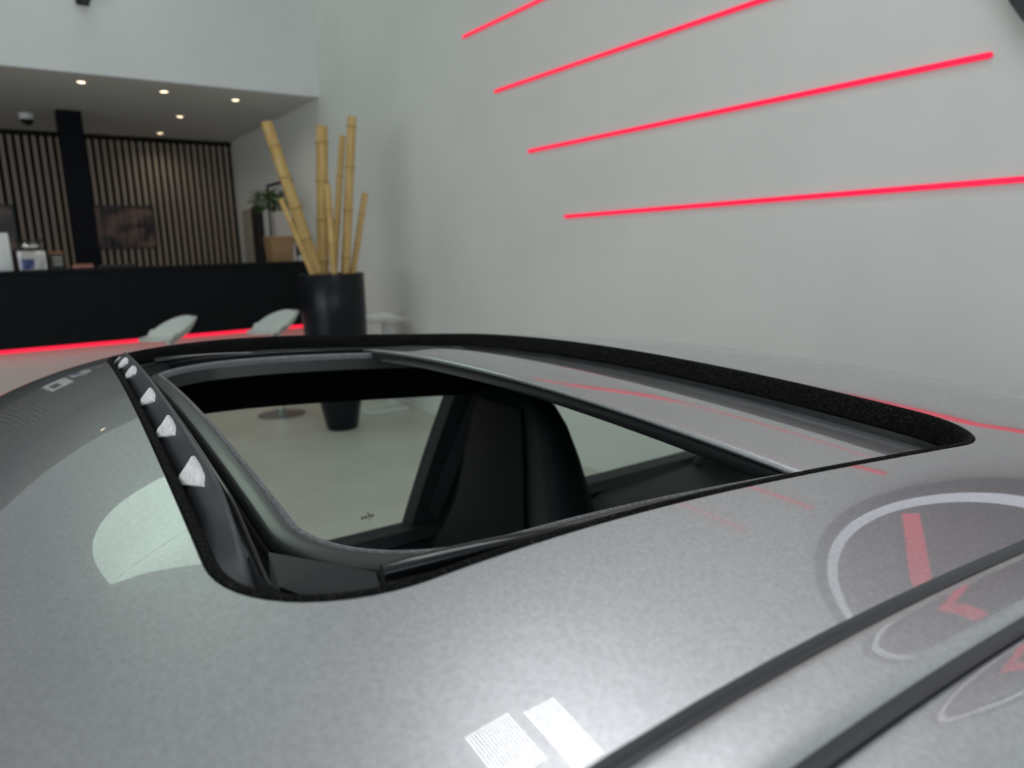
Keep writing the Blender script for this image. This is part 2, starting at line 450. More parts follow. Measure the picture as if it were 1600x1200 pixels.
# ---- drain channel under the seal, then inner frame with rolled lip
ring([(.004, -.022), (.008, -.040), (.014, -.045), (.055, -.046)], S0, S1, TO, RO, 'drain_channel', M_semi, 60)
FS0, FS1, FT, FR = -.2205, .45, .387, .085
fr_prof = [(-.0140, -.0455), (-.0146, -.0340), (-.0138, -.0308), (-.0115, -.0298), (-.0060, -.0296), (-.0022, -.0299), (-.0005, -.034), (0, -.040), (0, -.055)]
frame = ring(fr_prof, FS0, FS1, FT, FR, 'sunroof_frame', M_sframe, 60)
ring([(-.0036, -.0310), (-.0026, -.0290), (-.0006, -.0290), (.0012, -.0300), (.0018, -.033), (.0012, -.038)], FS0, FS1, FT, FR, 'headliner_edge_trim', M_fuzz, 180, frame)
ring([(-.0186, -.041), (-.0182, -.0375), (-.0170, -.0365), (-.0156, -.0375), (-.0150, -.041)], FS0, FS1, FT, FR, 'frame_bead', M_rubber, 60, frame)
# ---- guide rails left and right of the opening
for sg in (-1, 1):
    m = MB(); n = 30
    prof = [(.4215, -.0330), (.4215, -.0245), (.4235, -.0228), (.4275, -.0228), (.4290, -.0245), (.4290, -.034)]
    m.grid([[(s, sg * t, zs(s, sg * t) + d) for t, d in prof] for s in [-.195 + .46 * k / n for k in range(n + 1)]])
    m.build('guide_rail', M_gloss, car, smooth=50)

# ---- sunroof panel slid back and down
def panel():
    m = MB(); rows = []; n = 60; T = .4365
    def off(s):
        z = -.0235 + .055 * (min(s, .165) - .095)          # rises a little, then dips towards the rear
        a = min(max(s - .165, 0), .04); z += .055 * a - 1.95 * a * a
        return z - .101 * max(s - .205, 0)
    def dz(s, t): return off(s)
    s_list = [.0945 + k * .0016 for k in range(5)] + [.1025 + .43 * (k / 40) for k in range(41)]
    ts = [-T + 2 * T * k / n for k in range(n + 1)]
    # rolled front edge profile, from underside round to the top
    edge = [(.110, -.0080), (.0945, -.0062), (.0922, -.0048), (.0915, -.0032), (.0920, -.0016), (.0938, -.0004), (.0965, -.0001)]
    for s, d in edge: rows.append([(s, t, zs(s, t) + off(s) + d) for t in ts])
    for s in [.104 + .42 * (k / 40) ** 1.0 for k in range(41)]: rows.append([(s, t, zs(s, t) + off(s)) for t in ts])
    rows.append([(rows[-1][i][0], t, rows[-1][i][2] - .014) for i, t in enumerate(ts)])
    m.grid(rows)
    for e in (0, n):
        m.add([r[e] for r in rows], [tuple(range(len(rows)))])
    pn = m.build('sunroof_panel', M_paint, car, smooth=45)
    # black rubber strip under the front edge
    m = MB()
    m.grid([[(s, t, zs(s, t) + off(s) + d) for t in ts] for s, d in [(.105, -.0064), (.0950, -.0064), (.0928, -.0072), (.0925, -.0095), (.0935, -.0150), (.0960, -.0180), (.130, -.0195)]])
    m.build('panel_rubber_lip', M_semi, pn, smooth=60)
panel()

# ---- wind deflector along the front edge
def deflector():
    def H(t):                                   # full height in the middle, dipping at both ends
        a = abs(t)
        if a < .295: return 1.0
        u = min((a - .295) / .105, 1.0); return 1 - u * u * (3 - 2 * u)
    def shift(t):                               # follows the rounded corner of the seal
        a = abs(t) - (TO - RO); r = RO - .007
        return r - math.sqrt(max(r * r - a * a, 0)) if a > 0 else 0.0
    n = 110; T = .412
    ts = [-T + 2 * T * k / n for k in range(n + 1)]
    low = -.026
    prof = [(-.2693, -.020), (-.2693, -.0062), (-.2640, .0012), (-.2592, .0080), (-.2583, .0089), (-.2572, .0090), (-.2562, .0080), (-.2556, .0060), (-.2546, -.012), (-.2540, -.030)]
    def dpt(s, d, t):
        h = H(t); lo = -.0062 - .006 * (1 - h)
        dd = d if d < -.0062 else lo + (d + .0062) * max(h, .02) - .010 * (1 - h) * (s + .2693) / .013
        ss = s + shift(t)
        return (ss, t, zs(ss, t) + dd)
    m = MB(); m.grid([[dpt(s, d, t) for t in ts] for s, d in prof])
    df = m.build('wind_deflector', M_defl, car, smooth=40)
    a0 = Vector((-.2693, -.0062)); a1 = Vector((-.2592, .0080))
    nf = Vector((-(a1 - a0).y, (a1 - a0).x)).normalized()      # outward (forward-up) in (s, d)
    for tc in (.335, .208, .103, -.058, -.172, -.278):
        def pt(u, v, pr):
            q = a0.lerp(a1, v) + nf * pr; t = tc + u; x = dpt(q.x, q.y, t); return (x[0], x[1], x[2])
        m = MB()
        rim = [(.025, .07), (.0225, .50), (.0205, .93), (.004, .95), (-.014, .90), (-.023, .70), (-.006, .40), (.012, .07)]
        vs = [pt(u, v, .0003) for u, v in rim] + [pt(u * .93 + .0005, v * .95 + .02, .0022) for u, v in rim] + [pt(.007, .62, .0052), pt(.014, .40, .0046)]
        N = len(rim); fs = [(k, (k + 1) % N, (k + 1) % N + N, k + N) for k in range(N)]
        fs += [(N + 7, N, 2 * N + 1), (N, N + 1, 2 * N + 1), (N + 1, 2 * N, 2 * N + 1), (N + 1, N + 2, 2 * N), (N + 2, N + 3, 2 * N), (N + 3, N + 4, 2 * N), (N + 4, N + 5, 2 * N), (N + 5, N + 6, 2 * N), (N + 6, 2 * N + 1, 2 * N), (N + 6, N + 7, 2 * N + 1)]
        m.add(vs, fs); m.build('deflector_tab', M_tab, df)
    # thin sealing line behind the strip and a chromed-looking ridge
    m = MB()
    m.tube([(-.2515 + shift(t), t, zs(-.2515 + shift(t), t) - .004 - .016 * (1 - H(t))) for t in ts], .0013, 8)
    m.build('deflector_bead', M_gloss, df, smooth=180)
deflector()

# ---- deflector arms, corner covers
for sg in (-1, 1):
    m = MB()
    pts = []
    for k in range(13):
        u = k / 12; s = -.2150 + .150 * u; t = sg * (.4245 + .0135 * u); pts.append((s, t, zs(s, t) - .0060 - .008 * u))
    if sg > 0: pts = [(a_, b_, c_ - .012) for a_, b_, c_ in pts]
    m.tube(pts, [.0038] + [.0044] * 11 + [.0036], 14)
    m.build('deflector_arm', M_gloss, car, smooth=50)
    # flat wedge-shaped corner cover between frame and seal
    top = [(-.2400, .3300, -.0290), (-.2175, .3630, -.0290), (-.2030, .3840, -.0290), (-.2060, .3980, -.0305), (-.2260, .3930, -.0330), (-.2430, .3620, -.0315)]
    m = MB(); vs = [(s, sg * t, zs(s, t) + d) for s, t, d in top] + [(s, sg * t, zs(s, t) - .046) for s, t, d in top]
    m.add(vs, [(0, 1, 2, 3, 4, 5)] + [(k, (k + 1) % 6, (k + 1) % 6 + 6, k + 6) for k in range(6)])
    m.build('corner_cover', M_semi, car)

# ---- roof grooves, side rails (both sides)
def srange(a, b, n): return [a + (b - a) * k / n for k in range(n + 1)]
SL = srange(-.47, 0.92, 90)
for sg in (-1, 1):
    def strip(prof, name, mt, sl=SL, sm=180, par=None):
        return MB().grid([[(s, sg * (t + sh(s)), zs(s, t + sh(s)) + d) for t, d in prof] for s in sl]).build(name, mt, par or car, smooth=sm)
    strip([(.5432, -.0002), (.5439, -.0008), (.5446, -.0024), (.5455, -.0033), (.5465, -.0035), (.5478, -.0030), (.5486, -.0020), (.5491, -.0008)], 'roof_groove_moulding', M_groove)
    strip([(.5484, -.004), (.5488, -.0012), (.5500, -.0002), (.5530, .0005), (.5600, .0007), (.5670, .0005), (.5710, -.0001), (.5724, -.0012), (.5728, -.004)], 'roof_side_rail', M_paint, srange(-1.05, 1.60, 120))
    strip([(.5722, -.0012), (.5730, -.0034), (.5750, -.0042), (.5772, -.0036), (.5784, -.0014)], 'rail_groove_moulding', M_groove, srange(-1.05, 1.60, 120))
    side = []
    for k in range(13):
        a = .068 * k / 12; t = .5780 + a
        side.append((t, -.0030 * math.exp(-k * 1.2) - 3.2 * a * a - 30 * a ** 3))
    strip(side, 'cant_rail', M_paint, srange(-1.05, 1.60, 120))

# ------------------------------------------------------------------ glass house, pillars, interior
BELT_Z = CAM_H - .598
def wtop(s): return (.645, zs(s, .645) - 3.2 * .0685 ** 2 - 30 * .0685 ** 3)
for sg in (-1, 1):
    # door glass and quarter glass, gently curved, lower edge at the belt line
    def glass_patch(s_top0, s_top1, s_bot0, s_bot1, name):
        m = MB(); n = 16; r = []
        for i in range(9):
            v = i / 8; row = []
            for j in range(n + 1):
                u = j / n
                s = (s_top0 + (s_top1 - s_top0) * u) * (1 - v) + (s_bot0 + (s_bot1 - s_bot0) * u) * v
                t0, z0 = wtop(s_top0 + (s_top1 - s_top0) * u); t1, z1 = .745, BELT_Z - .03
                t = t0 + (t1 - t0) * v + .012 * sin(pi * v); z = z0 + (z1 - z0) * v
                row.append((s, sg * t, max(z, BELT_Z - .06)))
            r.append(row)
        m.grid(r); return m.build(name, M_glass, car, smooth=180)
    dg = glass_patch(-.70, .44, -.98, .34, 'door_window')
    if sg > 0:
        # small etched mark low on the far door glass
        for k, (du, dv, w_, h_) in enumerate([(-.012, 0, .005, .006), (-.004, 0, .006, .006), (.004, .002, .004, .010), (.011, 0, .006, .006), (.0, .009, .003, .004), (.004, -.007, .003, .003)]):
            v = .87; t = .645 + .10 * v + .012 * sin(pi * v) - .003
            MB().bbox(.190 + du - w_ / 2, .190 + du + w_ / 2, t - .0006, t, BELT_Z + .030 + dv - h_ / 2, BELT_Z + .030 + dv + h_ / 2, .0002, 1).build('etched_mark', M_gmark, dg)
    glass_patch(.50, 1.18, .50, 1.30, 'quarter_window')
    # black inner header trim above the side glass
    m = MB(); n = 40
    rows = []
    for k in range(n + 1):
        s = -.75 + 2.1 * k / n
        zt = CAM_H + P[0] + g(s) * .92
        zt = zs(s, .58); up = .062 * min(max((s - .42) / .15, 0), 1)
        rows.append([(s, sg * .470, zs(s, .47) - .030), (s, sg * .545, zs(s, .545) - .060), (s, sg * .585, zt - .105 + up), (s, sg * .600, zt - .118 + up), (s, sg * .625, zt - .100 + up * .8), (s, sg * .640, zt - .06)])
    m.grid(rows).build('header_trim', M_head, car, smooth=50)
    # slanted B pillar trim with belt webbing
    pt = (.595, CAM_H - .27); pb = (.722, BELT_Z - .03)
    m = MB(); rows = []
    for k in range(9):
        v = k / 8; t = pt[0] + (pb[0] - pt[0]) * v + .01 * sin(pi * v); z = pt[1] + .05 + (pb[1] - pt[1] - .05) * v
        sa = .365 + (.262 - .365) * v
        rows.append([(sa, sg * (t + .018), z), (sa, sg * (t + .004), z), (sa + .012, sg * (t - .010), z), (sa + .075, sg * (t - .016), z), (sa + .115, sg * (t - .022), z), (sa + .150, sg * (t - .004), z), (sa + .150, sg * (t + .018), z)])
    m.grid(rows, closed_u=True).build('pillar_trim', M_trim, car, smooth=45)
    m = MB(); m.grid([[(.405 - .1 * v, sg * (pt[0] + (pb[0] - pt[0]) * v - .012), pt[1] + .02 + (pb[1] - pt[1]) * v), (.440 - .1 * v, sg * (pt[0] + (pb[0] - pt[0]) * v - .020), pt[1] + .02 + (pb[1] - pt[1]) * v)] for v in [k / 8 for k in range(9)]])
    m.build('seat_belt', M_belt, car, smooth=60)
    m = MB(); m.bbox(.425, .452, sg * .588 - .008, sg * .588 + .008, CAM_H - .372, CAM_H - .352, .003, 2); m.build('belt_guide', M_alu, car, smooth=50)
    # inner belt-line ledge, door card and rear quarter trim
    m = MB(); rows = []
    for k in range(31):
        s = -.98 + 2.32 * k / 30; b = BELT_Z + .012 * max(s - .5, 0)
        rows.append([(s, sg * .742, b - .05), (s, sg * .735, b - .002), (s, sg * .720, b + .004), (s, sg * .690, b - .006), (s, sg * .680, b - .03), (s, sg * .700, b - .045), (s, sg * .690, b - .12), (s, sg * .66, .30), (s, sg * .62, .22)])
    m.grid(rows).build('door_card', M_trim, car, smooth=40)

# headliner below the skin (stops short of the opening)
rows = []
for ins, d in ((0, -.055), (-.02, -.058), (-.06, -.055)):
    rows.append([(s, t, zs(s, t) + d) for s, t in rr(FS0 + ins, FS1 - ins, FT - ins, FR)])
rows.append([(max(min(s * 2.1, 1.0), -.47), math.copysign(min(abs(t) * 1.25, .54), t), zs(max(min(s * 2.1, 1.0), -.47), min(abs(t) * 1.25, .54)) - .060) for s, t in rr(FS0 - .06, FS1 + .06, FT + .06, FR)])
MB().grid(rows, closed_u=True).build('headliner', M_head, car, smooth=60)

# seats with integrated head restraints
def seat(tc):
    sec = [(-.232, .045, .300, .322), (-.237, .075, .290, .335), (-.252, .098, .283, .350), (-.285, .116, .277, .366), (-.34, .132, .270, .384), (-.40, .148, .262, .398), (-.45, .166, .255, .406),
           (-.50, .205, .245, .410), (-.55, .240, .230, .410), (-.64, .256, .205, .400), (-.75, .256, .170, .380), (-.86, .248, .135, .350), (-.96, .235, .100, .310)]
    rows = []; n = 28
    for z, hw, sf, sb in sec:
        cs, hs = (sf + sb) / 2, (sb - sf) / 2; row = []
        for k in range(n):
            a = 2 * pi * k / n; c_, s_ = cos(a), sin(a); e = .70
            row.append((cs + hs * math.copysign(abs(c_) ** e, c_), tc + hw * math.copysign(abs(s_) ** e, s_), CAM_H + z))
        rows.append(row)
    m = MB(); m.grid(rows, closed_u=True); m.f.append(tuple(range(n)))
    b = m.build('seat_backrest', M_leather, car, smooth=60)
    # centre panel a little proud, with a seam
    m = MB(); r2 = []
    for z, hw, sf, sb in sec[2:]:
        w_ = hw * .68
        r2.append([(sf - .006 * (1 - (y / w_) ** 2) - .002, tc + y, CAM_H + z) for y in [-w_ + 2 * w_ * q / 8 for q in range(9)]])
    m.grid(r2).build('backrest_centre_panel', M_leather, b, smooth=60)
    m = MB()
    for sg in (-1, 1): m.tube([(sf - .001, tc + sg * hw * .70, CAM_H + z) for z, hw, sf, sb in sec[2:]], .0015, 6)
    m.build('seam_piping', M_leather, b, smooth=60)
    rows = []
    for s, hw, zt in [(.16, .20, .45), (.14, .235, .46), (.0, .25, .47), (-.15, .25, .485), (-.26, .245, .49), (-.31, .23, .475), (-.33, .20, .44)]:
        rows.append([(s, tc - hw, .28), (s, tc - hw, zt + .02), (s, tc - hw * .8, zt + .045), (s, tc - hw * .6, zt), (s, tc + hw * .6, zt), (s, tc + hw * .8, zt + .045), (s, tc + hw, zt + .02), (s, tc + hw, .28)])
    MB().grid(rows).build('seat_cushion', M_leather, car, smooth=60)
seat(.315); seat(-.315)
# cabin floor, console, dashboard, rear shelf, steering wheel
m = MB(); m.bbox(-1.1, 1.5, -.66, .66, .14, .22, .02); m.build('cabin_floor', M_head, car)
m = MB(); m.bbox(-.85, .45, -.095, .095, .22, .52, .03); m.build('centre_console', M_trim, car, smooth=40)
m = MB(); m.grid([[(s, t, z + .03 * (1 - (t / .7) ** 2)) for t in [-.7 + 1.4 * q / 12 for q in range(13)]] for s, z in [(-1.12, .76), (-1.0, .80), (-.85, .815), (-.74, .80), (-.70, .74), (-.74, .60), (-.80, .45)]]); m.build('dashboard', M_trim, car, smooth=50)
m = MB(); rows = []
for k in range(33):
    a = 2 * pi * k / 32; rows.append((-.47 + .05 * sin(a) * .9, -.315 + .18 * cos(a), .79 + .165 * sin(a)))
m.tube(rows, .015, 10, cap=False); m.tube([(-.47, -.49, .79), (-.50, -.315, .78), (-.47, -.14, .79)], .014, 8); m.tube([(-.50, -.315, .78), (-.74, -.315, .72)], .03, 10)
m.build('steering_wheel', M_leather, car, smooth=60)
m = MB(); m.grid([[(s, t, z) for t in [-.68 + 1.36 * q / 12 for q in range(13)]] for s, z in [(.55, .30), (.62, .60), (.72, .74), (.80, .77), (1.45, .80)]]); m.build('rear_shelf', M_trim, car, smooth=40)
for sg in (-1, 1):
    m = MB()
    rows = []
    for z, hw, sf, sb in [(.74, .13, .74, .80), (.79, .14, .72, .81), (.83, .13, .73, .81), (.845, .09, .75, .80)]:
        rows.append([((sf + sb) / 2 + (sb - sf) / 2 * math.copysign(abs(cos(a)) ** .5, cos(a)), sg * .30 + hw * math.copysign(abs(sin(a)) ** .5, sin(a)), z) for a in [2 * pi * k / 20 for k in range(20)]])
    m.grid(rows, closed_u=True); m.f.append(tuple(len(m.v) - 20 + k for k in range(20))); m.build('rear_seat_back', M_leather, car, smooth=60)
    m = MB(); m.tube([(1.13, sg * .66, BELT_Z - .01), (1.15, sg * .65, BELT_Z + .035), (1.20, sg * .64, BELT_Z + .05), (1.27, sg * .65, BELT_Z + .0)], .014, 8); m.build('rear_belt_housing', M_trim, car, smooth=60)

# ------------------------------------------------------------------ windscreen, rear glass, lower body, wheels
def patch(sl, tw, name, mt, d=0.0, nt_=24):
    rows = []
    for s in sl:
        T = tw(s); rows.append([(s, -T + 2 * T * q / nt_, zs(s, -T + 2 * T * q / nt_) + d) for q in range(nt_ + 1)])
    return MB().grid(rows).build(name, mt, car, smooth=180)
patch(srange(-.478, -1.10, 14), lambda s: .545, 'windscreen', M_glass)
patch(srange(.926, 1.58, 16), lambda s: .5445, 'rear_window', M_glass, -.002)
def tmax(s):
    if s < -1.2: u = (s + 1.2) / -.92; return .90 * (1 - max(u, 0) ** 3.0) ** .42 if u < 1 else .0
    if s > 1.6: u = (s - 1.6) / .72; return .92 * (1 - max(u, 0) ** 3.0) ** .42 if u < 1 else 0
    return .90 + .02 * max(s, 0) / 1.6
def zbelt(s):
    if s < -1.05: return BELT_Z - .03 - .16 * ((-1.05 - s) / 1.05) ** 1.6
    if s > 1.2: return BELT_Z - .03 - .10 * ((s - 1.2) / 1.1) ** 1.5
    return BELT_Z - .03
SF, SR = -2.05, 2.25
WH = [(-1.33, .325), (1.12, .335)]
sl = srange(SF, SR, 172)
for sg in (-1, 1):
    m = MB(); rows = []
    for s in sl:
        T = max(tmax(s), .30); zb = zbelt(s)
        tb = T - .145 if -1.05 < s < 1.3 else T - .145 - .04 * min(abs(s) - 1.0, 1)
        prof = []
        for k in range(25):
            v = k / 24; z = .15 + (zb - .15) * v
            a = max((v - .62) / .38, 0)
            t = T - .05 * max(1 - v / .25, 0) ** 2 - (T - tb) * a ** 2.2
            prof.append((s, sg * t, z))
        rows.append(prof)
    Cn = 25; vs = [p for r in rows for p in r]; fs = []
    for i in range(len(rows) - 1):
        for j in range(Cn - 1):
            q = [i * Cn + j, i * Cn + j + 1, (i + 1) * Cn + j + 1, (i + 1) * Cn + j]
            cs = sum(vs[x][0] for x in q) / 4; cz = sum(vs[x][2] for x in q) / 4
            if any((cs - ws) ** 2 + (cz - wr) ** 2 < (wr + .035) ** 2 for ws, wr in WH): continue
            fs.append(q)
    m.add(vs, fs); body = m.build('body_side', M_paint, car, smooth=180)
    for ws, wr in WH:
        pts = []
        for k in range(25):
            a = radians(-25 + 230 * k / 24); s = ws + (wr + .04) * cos(a); z = max(wr + (wr + .04) * sin(a), .15)
            pts.append((s, sg * (max(tmax(s), .3) - .004), z))
        MB().tube(pts, .016, 8).build('wheel_arch_lip', M_paint, body, smooth=180)
    # body shoulder between belt and windows ahead of and behind the doors
    rows = []
    for s in srange(-1.06, 1.32, 40): rows.append([(s, sg * (tmax(s) - .145), zbelt(s)), (s, sg * .75, BELT_Z - .028)])
    MB().grid(rows).build('door_shoulder', M_paint, car, smooth=180)
    # rear quarter from fastback line to belt
    rows = []
    for s in srange(1.18, 2.2, 24):
        t0 = .640; z0 = zs(s, .640) - .022; t1 = max(tmax(s) - .19, .45); z1 = zbelt(s)
        t0 = min(t0, t1 - .005); z0 = max(z0, z1 + .002)
        rows.append([(s, sg * (t0 + (t1 - t0) * v), z0 + (z1 - z0) * v ** 1.4) for v in [q / 8 for q in range(9)]])
    MB().grid(rows).build('rear_quarter', M_paint, car, smooth=180)
    # door mirror
    m = MB(); m.tube([(-.80, sg * .74, .83), (-.78, sg * .86, .87)], .022, 10)
    rows = []
    for k in range(9):
        a = -pi / 2 + pi * k / 8; rows.append([(-.79 + .055 * cos(a) * cos(b), sg * (.95 + .115 * sin(a)), .905 + .07 * cos(a) * sin(b)) for b in [2 * pi * q / 16 for q in range(16)]])
    m.grid(rows, closed_u=True); m.build('door_mirror', M_paint, car, smooth=180)
    m = MB(); rows = []
    for k in range(7):
        a = pi / 2 * k / 6; rows.append([(-1.86 - .07 * sin(a), sg * .58 + .10 * cos(a) * cos(b), .59 + .105 * cos(a) * sin(b)) for b in [2 * pi * q / 20 for q in range(20)]])
    m.grid(rows, closed_u=True); m.build('headlight', M_lens, car, smooth=180)
def cross(sl, name, mt, crown):
    rows = []
    for s in sl:
        T = max(tmax(s), .30); tb = T - .145 if -1.05 < s < 1.3 else T - .145 - .04 * min(abs(s) - 1.0, 1)
        zb = zbelt(s); rows.append([(s, -tb + 2 * tb * q / 20, zb + crown(s, (-1 + q / 10))) for q in range(21)])
    MB().grid(rows).build(name, mt, car, smooth=180)
cross(srange(-1.09, SF, 24), 'bonnet', M_paint, lambda s, u: .035 * (1 - u * u))
def tailz(s, u): return max(zs(s, u * .6) - zbelt(s) - .004, .0) * (1 - abs(u) ** 3) + .02 * (1 - u * u)
cross(srange(1.59, SR, 20), 'engine_lid', M_paint, tailz)
for s, nm in ((SF, 'front_bumper'), (SR, 'rear_bumper')):
    T = max(tmax(s), .30); zb = zbelt(s); sgn = -1 if s < 0 else 1; rows = []
    for k in range(13):
        v = k / 12; z = .15 + (zb - .15) * v; a = max((v - .62) / .38, 0)
        tb = T - .145 - .04; t = T - .05 * max(1 - v / .25, 0) ** 2 - (T - tb) * a ** 2.2
        rows.append([(s + sgn * .05 * (1 - u * u) * (1 - a), t * u, z + .02 * (1 - u * u) * a) for u in [-1 + q / 8 for q in range(17)]])
    MB().grid(rows).build(nm, M_paint, car, smooth=180)
m = MB(); m.bbox(SR - .03, SR + .055, -.24, .24, .60, .635, .01); m.build('tail_light', M_redlens, car, smooth=60)
m = MB(); m.box(-1.95, 2.15, -.62, .62, .12, .16); m.build('underbody', M_head, car)
for ws, wr in WH:
    for sg in (-1, 1):
        w_ = bpy.data.objects.new('wheel', None)
        prof = [(wr - .10, -.11), (wr - .02, -.115), (wr, -.09), (wr, .09), (wr - .02, .115), (wr - .09, .10), (wr - .10, .09)]
        n = 40; rows = [[(ws + r * cos(a), sg * (.78 + y), wr + r * sin(a)) for a in [2 * pi * k / n for k in range(n)]] for r, y in prof]
        wt = MB().grid(rows, closed_u=True).build('wheel', M_tyre, car, smooth=60)
        rows = [[(ws + r * cos(a), sg * (.78 + y), wr + r * sin(a)) for a in [2 * pi * k / n for k in range(n)]] for r, y in [(wr - .095, -.09), (wr - .10, .07), (wr - .09, .09)]]
        MB().grid(rows, closed_u=True).build('rim', M_rim, wt, smooth=60)
        m = MB()
        for k in range(10):
            a = 2 * pi * k / 10; m.tube([(ws + .03 * cos(a), sg * .85, wr + .03 * sin(a)), (ws + (wr - .10) * cos(a), sg * .86, wr + (wr - .10) * sin(a))], .014, 6)
        m.build('spokes', M_rim, wt, smooth=60)
        bpy.data.objects.remove(w_)

# ------------------------------------------------------------------ red light bars on the right wall
def light_bar(y_left, y_right, z, label):
    """capsule-shaped glowing bar lying flat on the wall"""
    r, dep = .0098, .012
    root = empty('wall_light_bar', (WALL_X, y_left, z)); L = y_left - y_right
    def cap(rr_, d0, d1):
        o = []
        for k in range(9): a = pi / 2 - pi * k / 8; o.append((rr_ * cos(a) , rr_ * sin(a)))
        for k in range(9): a = -pi / 2 - pi * k / 8; o.append((-L + rr_ * cos(a), rr_ * sin(a)))
        m = MB(); m.grid([[(-d, y, zz) for y, zz in o] for d in (d0, d1)], closed_u=True)
        n = len(o); m.f.append(tuple(range(n))); m.f.append(tuple(n + q for q in range(n))); return m
    cap(r, .0045, dep).build('glowing_diffuser', M_led, root)
    cap(r * 1.22, 0.0002, .0045).build('glow_rim', M_ledglow, root)
    tag(root, label, 'light', 'red light bars on the right wall')
light_bar(4.575, 1.62, 2.880, 'uppermost glowing red light bar on the grey wall, cut off by the frame')
light_bar(4.198, 1.36, 2.446, 'second glowing red light bar from the top on the grey wall')
light_bar(3.833, 1.167, 2.012, 'third glowing red light bar from the top, its right end in view')
light_bar(3.475, 0.40, 1.580, 'lowest glowing red light bar on the grey wall, just above the car roof')

# round wall sign: black disc, white light ring, dark face with red stroke
sign = empty('round_wall_sign', (WALL_X, .452, 2.53)); SR_ = .750
def disc(r0, r1, d0, d1, name, mt, n=72):
    m = MB(); ring_ = [[(-d, r * cos(a), r * sin(a)) for a in [2 * pi * k / n for k in range(n)]] for r, d in ((r1, d0), (r1, d1), (r0, d1), (r0, d0))]
    m.grid(ring_, closed_u=True, closed_v=True); return m.build(name, mt, sign, smooth=40)
disc(.001, SR_, .001, .05, 'disc', M_signdark)
disc(.618, .672, .05, .056, 'light_ring', M_white_led)
disc(.001, .616, .05, .054, 'face', M_signface)
m = MB(); m.add([(-.058, .44, -.36), (-.058, .50, -.32), (-.058, .26, .06), (-.058, .17, .10), (-.058, -.35, .12), (-.058, -.35, .03), (-.058, .18, .0)], [(0, 1, 2, 6), (6, 2, 3), (6, 3, 4, 5)]); m.build('red_stroke', M_led, sign)
tag(sign, 'round dark wall sign whose edge shows in the top right corner', 'sign')

# ------------------------------------------------------------------ ceiling lights over the car, the last three added to brighten it
def ceil_light(x0, x1, y0, y1, label, mt=M_panel_led2):
    root = empty('ceiling_light', ((x0 + x1) / 2, (y0 + y1) / 2, CEIL_Z)); hx, hy = (x1 - x0) / 2, (y1 - y0) / 2
    m = MB(); b = .02
    for q in ((-hx - b, -hx, -hy - b, hy + b), (hx, hx + b, -hy - b, hy + b), (-hx, hx, -hy - b, -hy), (-hx, hx, hy, hy + b)): m.box(q[0], q[1], q[2], q[3], -.05, -.001)
    m.build('frame', M_white, root)
    MB().box(-hx, hx, -hy, hy, -.03, -.02).build('diffuser', mt, root)
    m = MB(); n = int((x1 - x0) / .028)
    for k in range(1, n): xx = -hx + 2 * hx * k / n; m.box(xx - .002, xx + .002, -hy, hy, -.045, -.03)
    m.build('louvre_blades', M_white, root)
    tag(root, label, 'ceiling light', 'ceiling lights mirrored in the car roof')
ceil_light(1.04, 1.47, 1.50, 2.00, 'wide louvred ceiling light mirrored low in the car roof', M_panel_led)
ceil_light(1.57, 1.88, 1.32, 1.93, 'narrow louvred ceiling light mirrored beside the wide one in the roof', M_panel_led)
ceil_light(.95, 1.47, .62, 1.38, 'louvred ceiling light mirrored at the lower edge of the roof')

ceil_light(1.57, 1.95, .40, 1.20, 'unseen added narrow louvred ceiling light over the car, second in its row')  # this and the next two are unseen, added to brighten the roof paint
ceil_light(.95, 1.47, -.40, .50, 'unseen added wide louvred ceiling light over the car, third in its row')
ceil_light(1.57, 1.95, -.60, .28, 'unseen added narrow louvred ceiling light over the car, third in its row')
# added glowing ceiling patch, shaped to fill out the high window's roof reflection
m = MB(); m.add([(x_, y_, CEIL_Z - .003) for x_, y_ in [(-1.12, 7.365), (-.6, 6.98), (0, 6.45), (.6, 6.12), (1.3, 5.95), (1.3, 7.365)]], [(0, 1, 2, 3, 4, 5)]); struct(m.build('ceiling_glow', MATS['lit_green_window_glass']))

# ------------------------------------------------------------------ lowered ceiling fittings
def downlight(x, y, label):
    root = empty('downlight', (x, y, SOFF_Z))
    MB().lathe([(.048, -.0005), (.048, -.006), (.038, -.006), (.034, -.001)], 24).build('trim_ring', M_white, root, smooth=40)
    MB().lathe([(.034, -.001), (.0, -.0015)], 20).build('lens', M_spot, root)
    l = bpy.data.lights.new('downlight_beam', 'SPOT'); l.energy = 7; l.spot_size = radians(150); l.spot_blend = 1.0; l.color = (1, .90, .78); l.shadow_soft_size = .03
    lo = bpy.data.objects.new('downlight_beam', l); COL.objects.link(lo); lo.parent = root; lo.location = (0, 0, -.02)
    tag(root, label, 'downlight', 'downlights in the low ceiling')
downlight(.853, 7.72, 'lit downlight at the left of the front row, right above the black column')
downlight(1.547, 7.80, 'middle lit downlight of the front row in the low ceiling')
downlight(2.234, 7.88, 'right-hand lit downlight of the front row, above the tall bamboo')
downlight(1.935, 9.06, 'small lit downlight in the second row behind the front row')
downlight(1.949, 10.34, 'faint rearmost downlight close to the slatted wall')
downlight(-.05, 7.70, 'downlight mirrored as a warm dot near the left edge of the car roof')
sc = empty('security_camera', (.50, 9.60, SOFF_Z))
MB().lathe([(.075, -.0005), (.075, -.05), (.068, -.06)], 24, cap1=True).build('base', M_white, sc, smooth=40)
MB().lathe([(.062, -.06), (.058, -.085), (.04, -.108), (.015, -.118), (.001, -.12)], 24).build('dome', M_gloss, sc, smooth=180)
tag(sc, 'small white dome camera on the low ceiling beside the black column', 'camera')

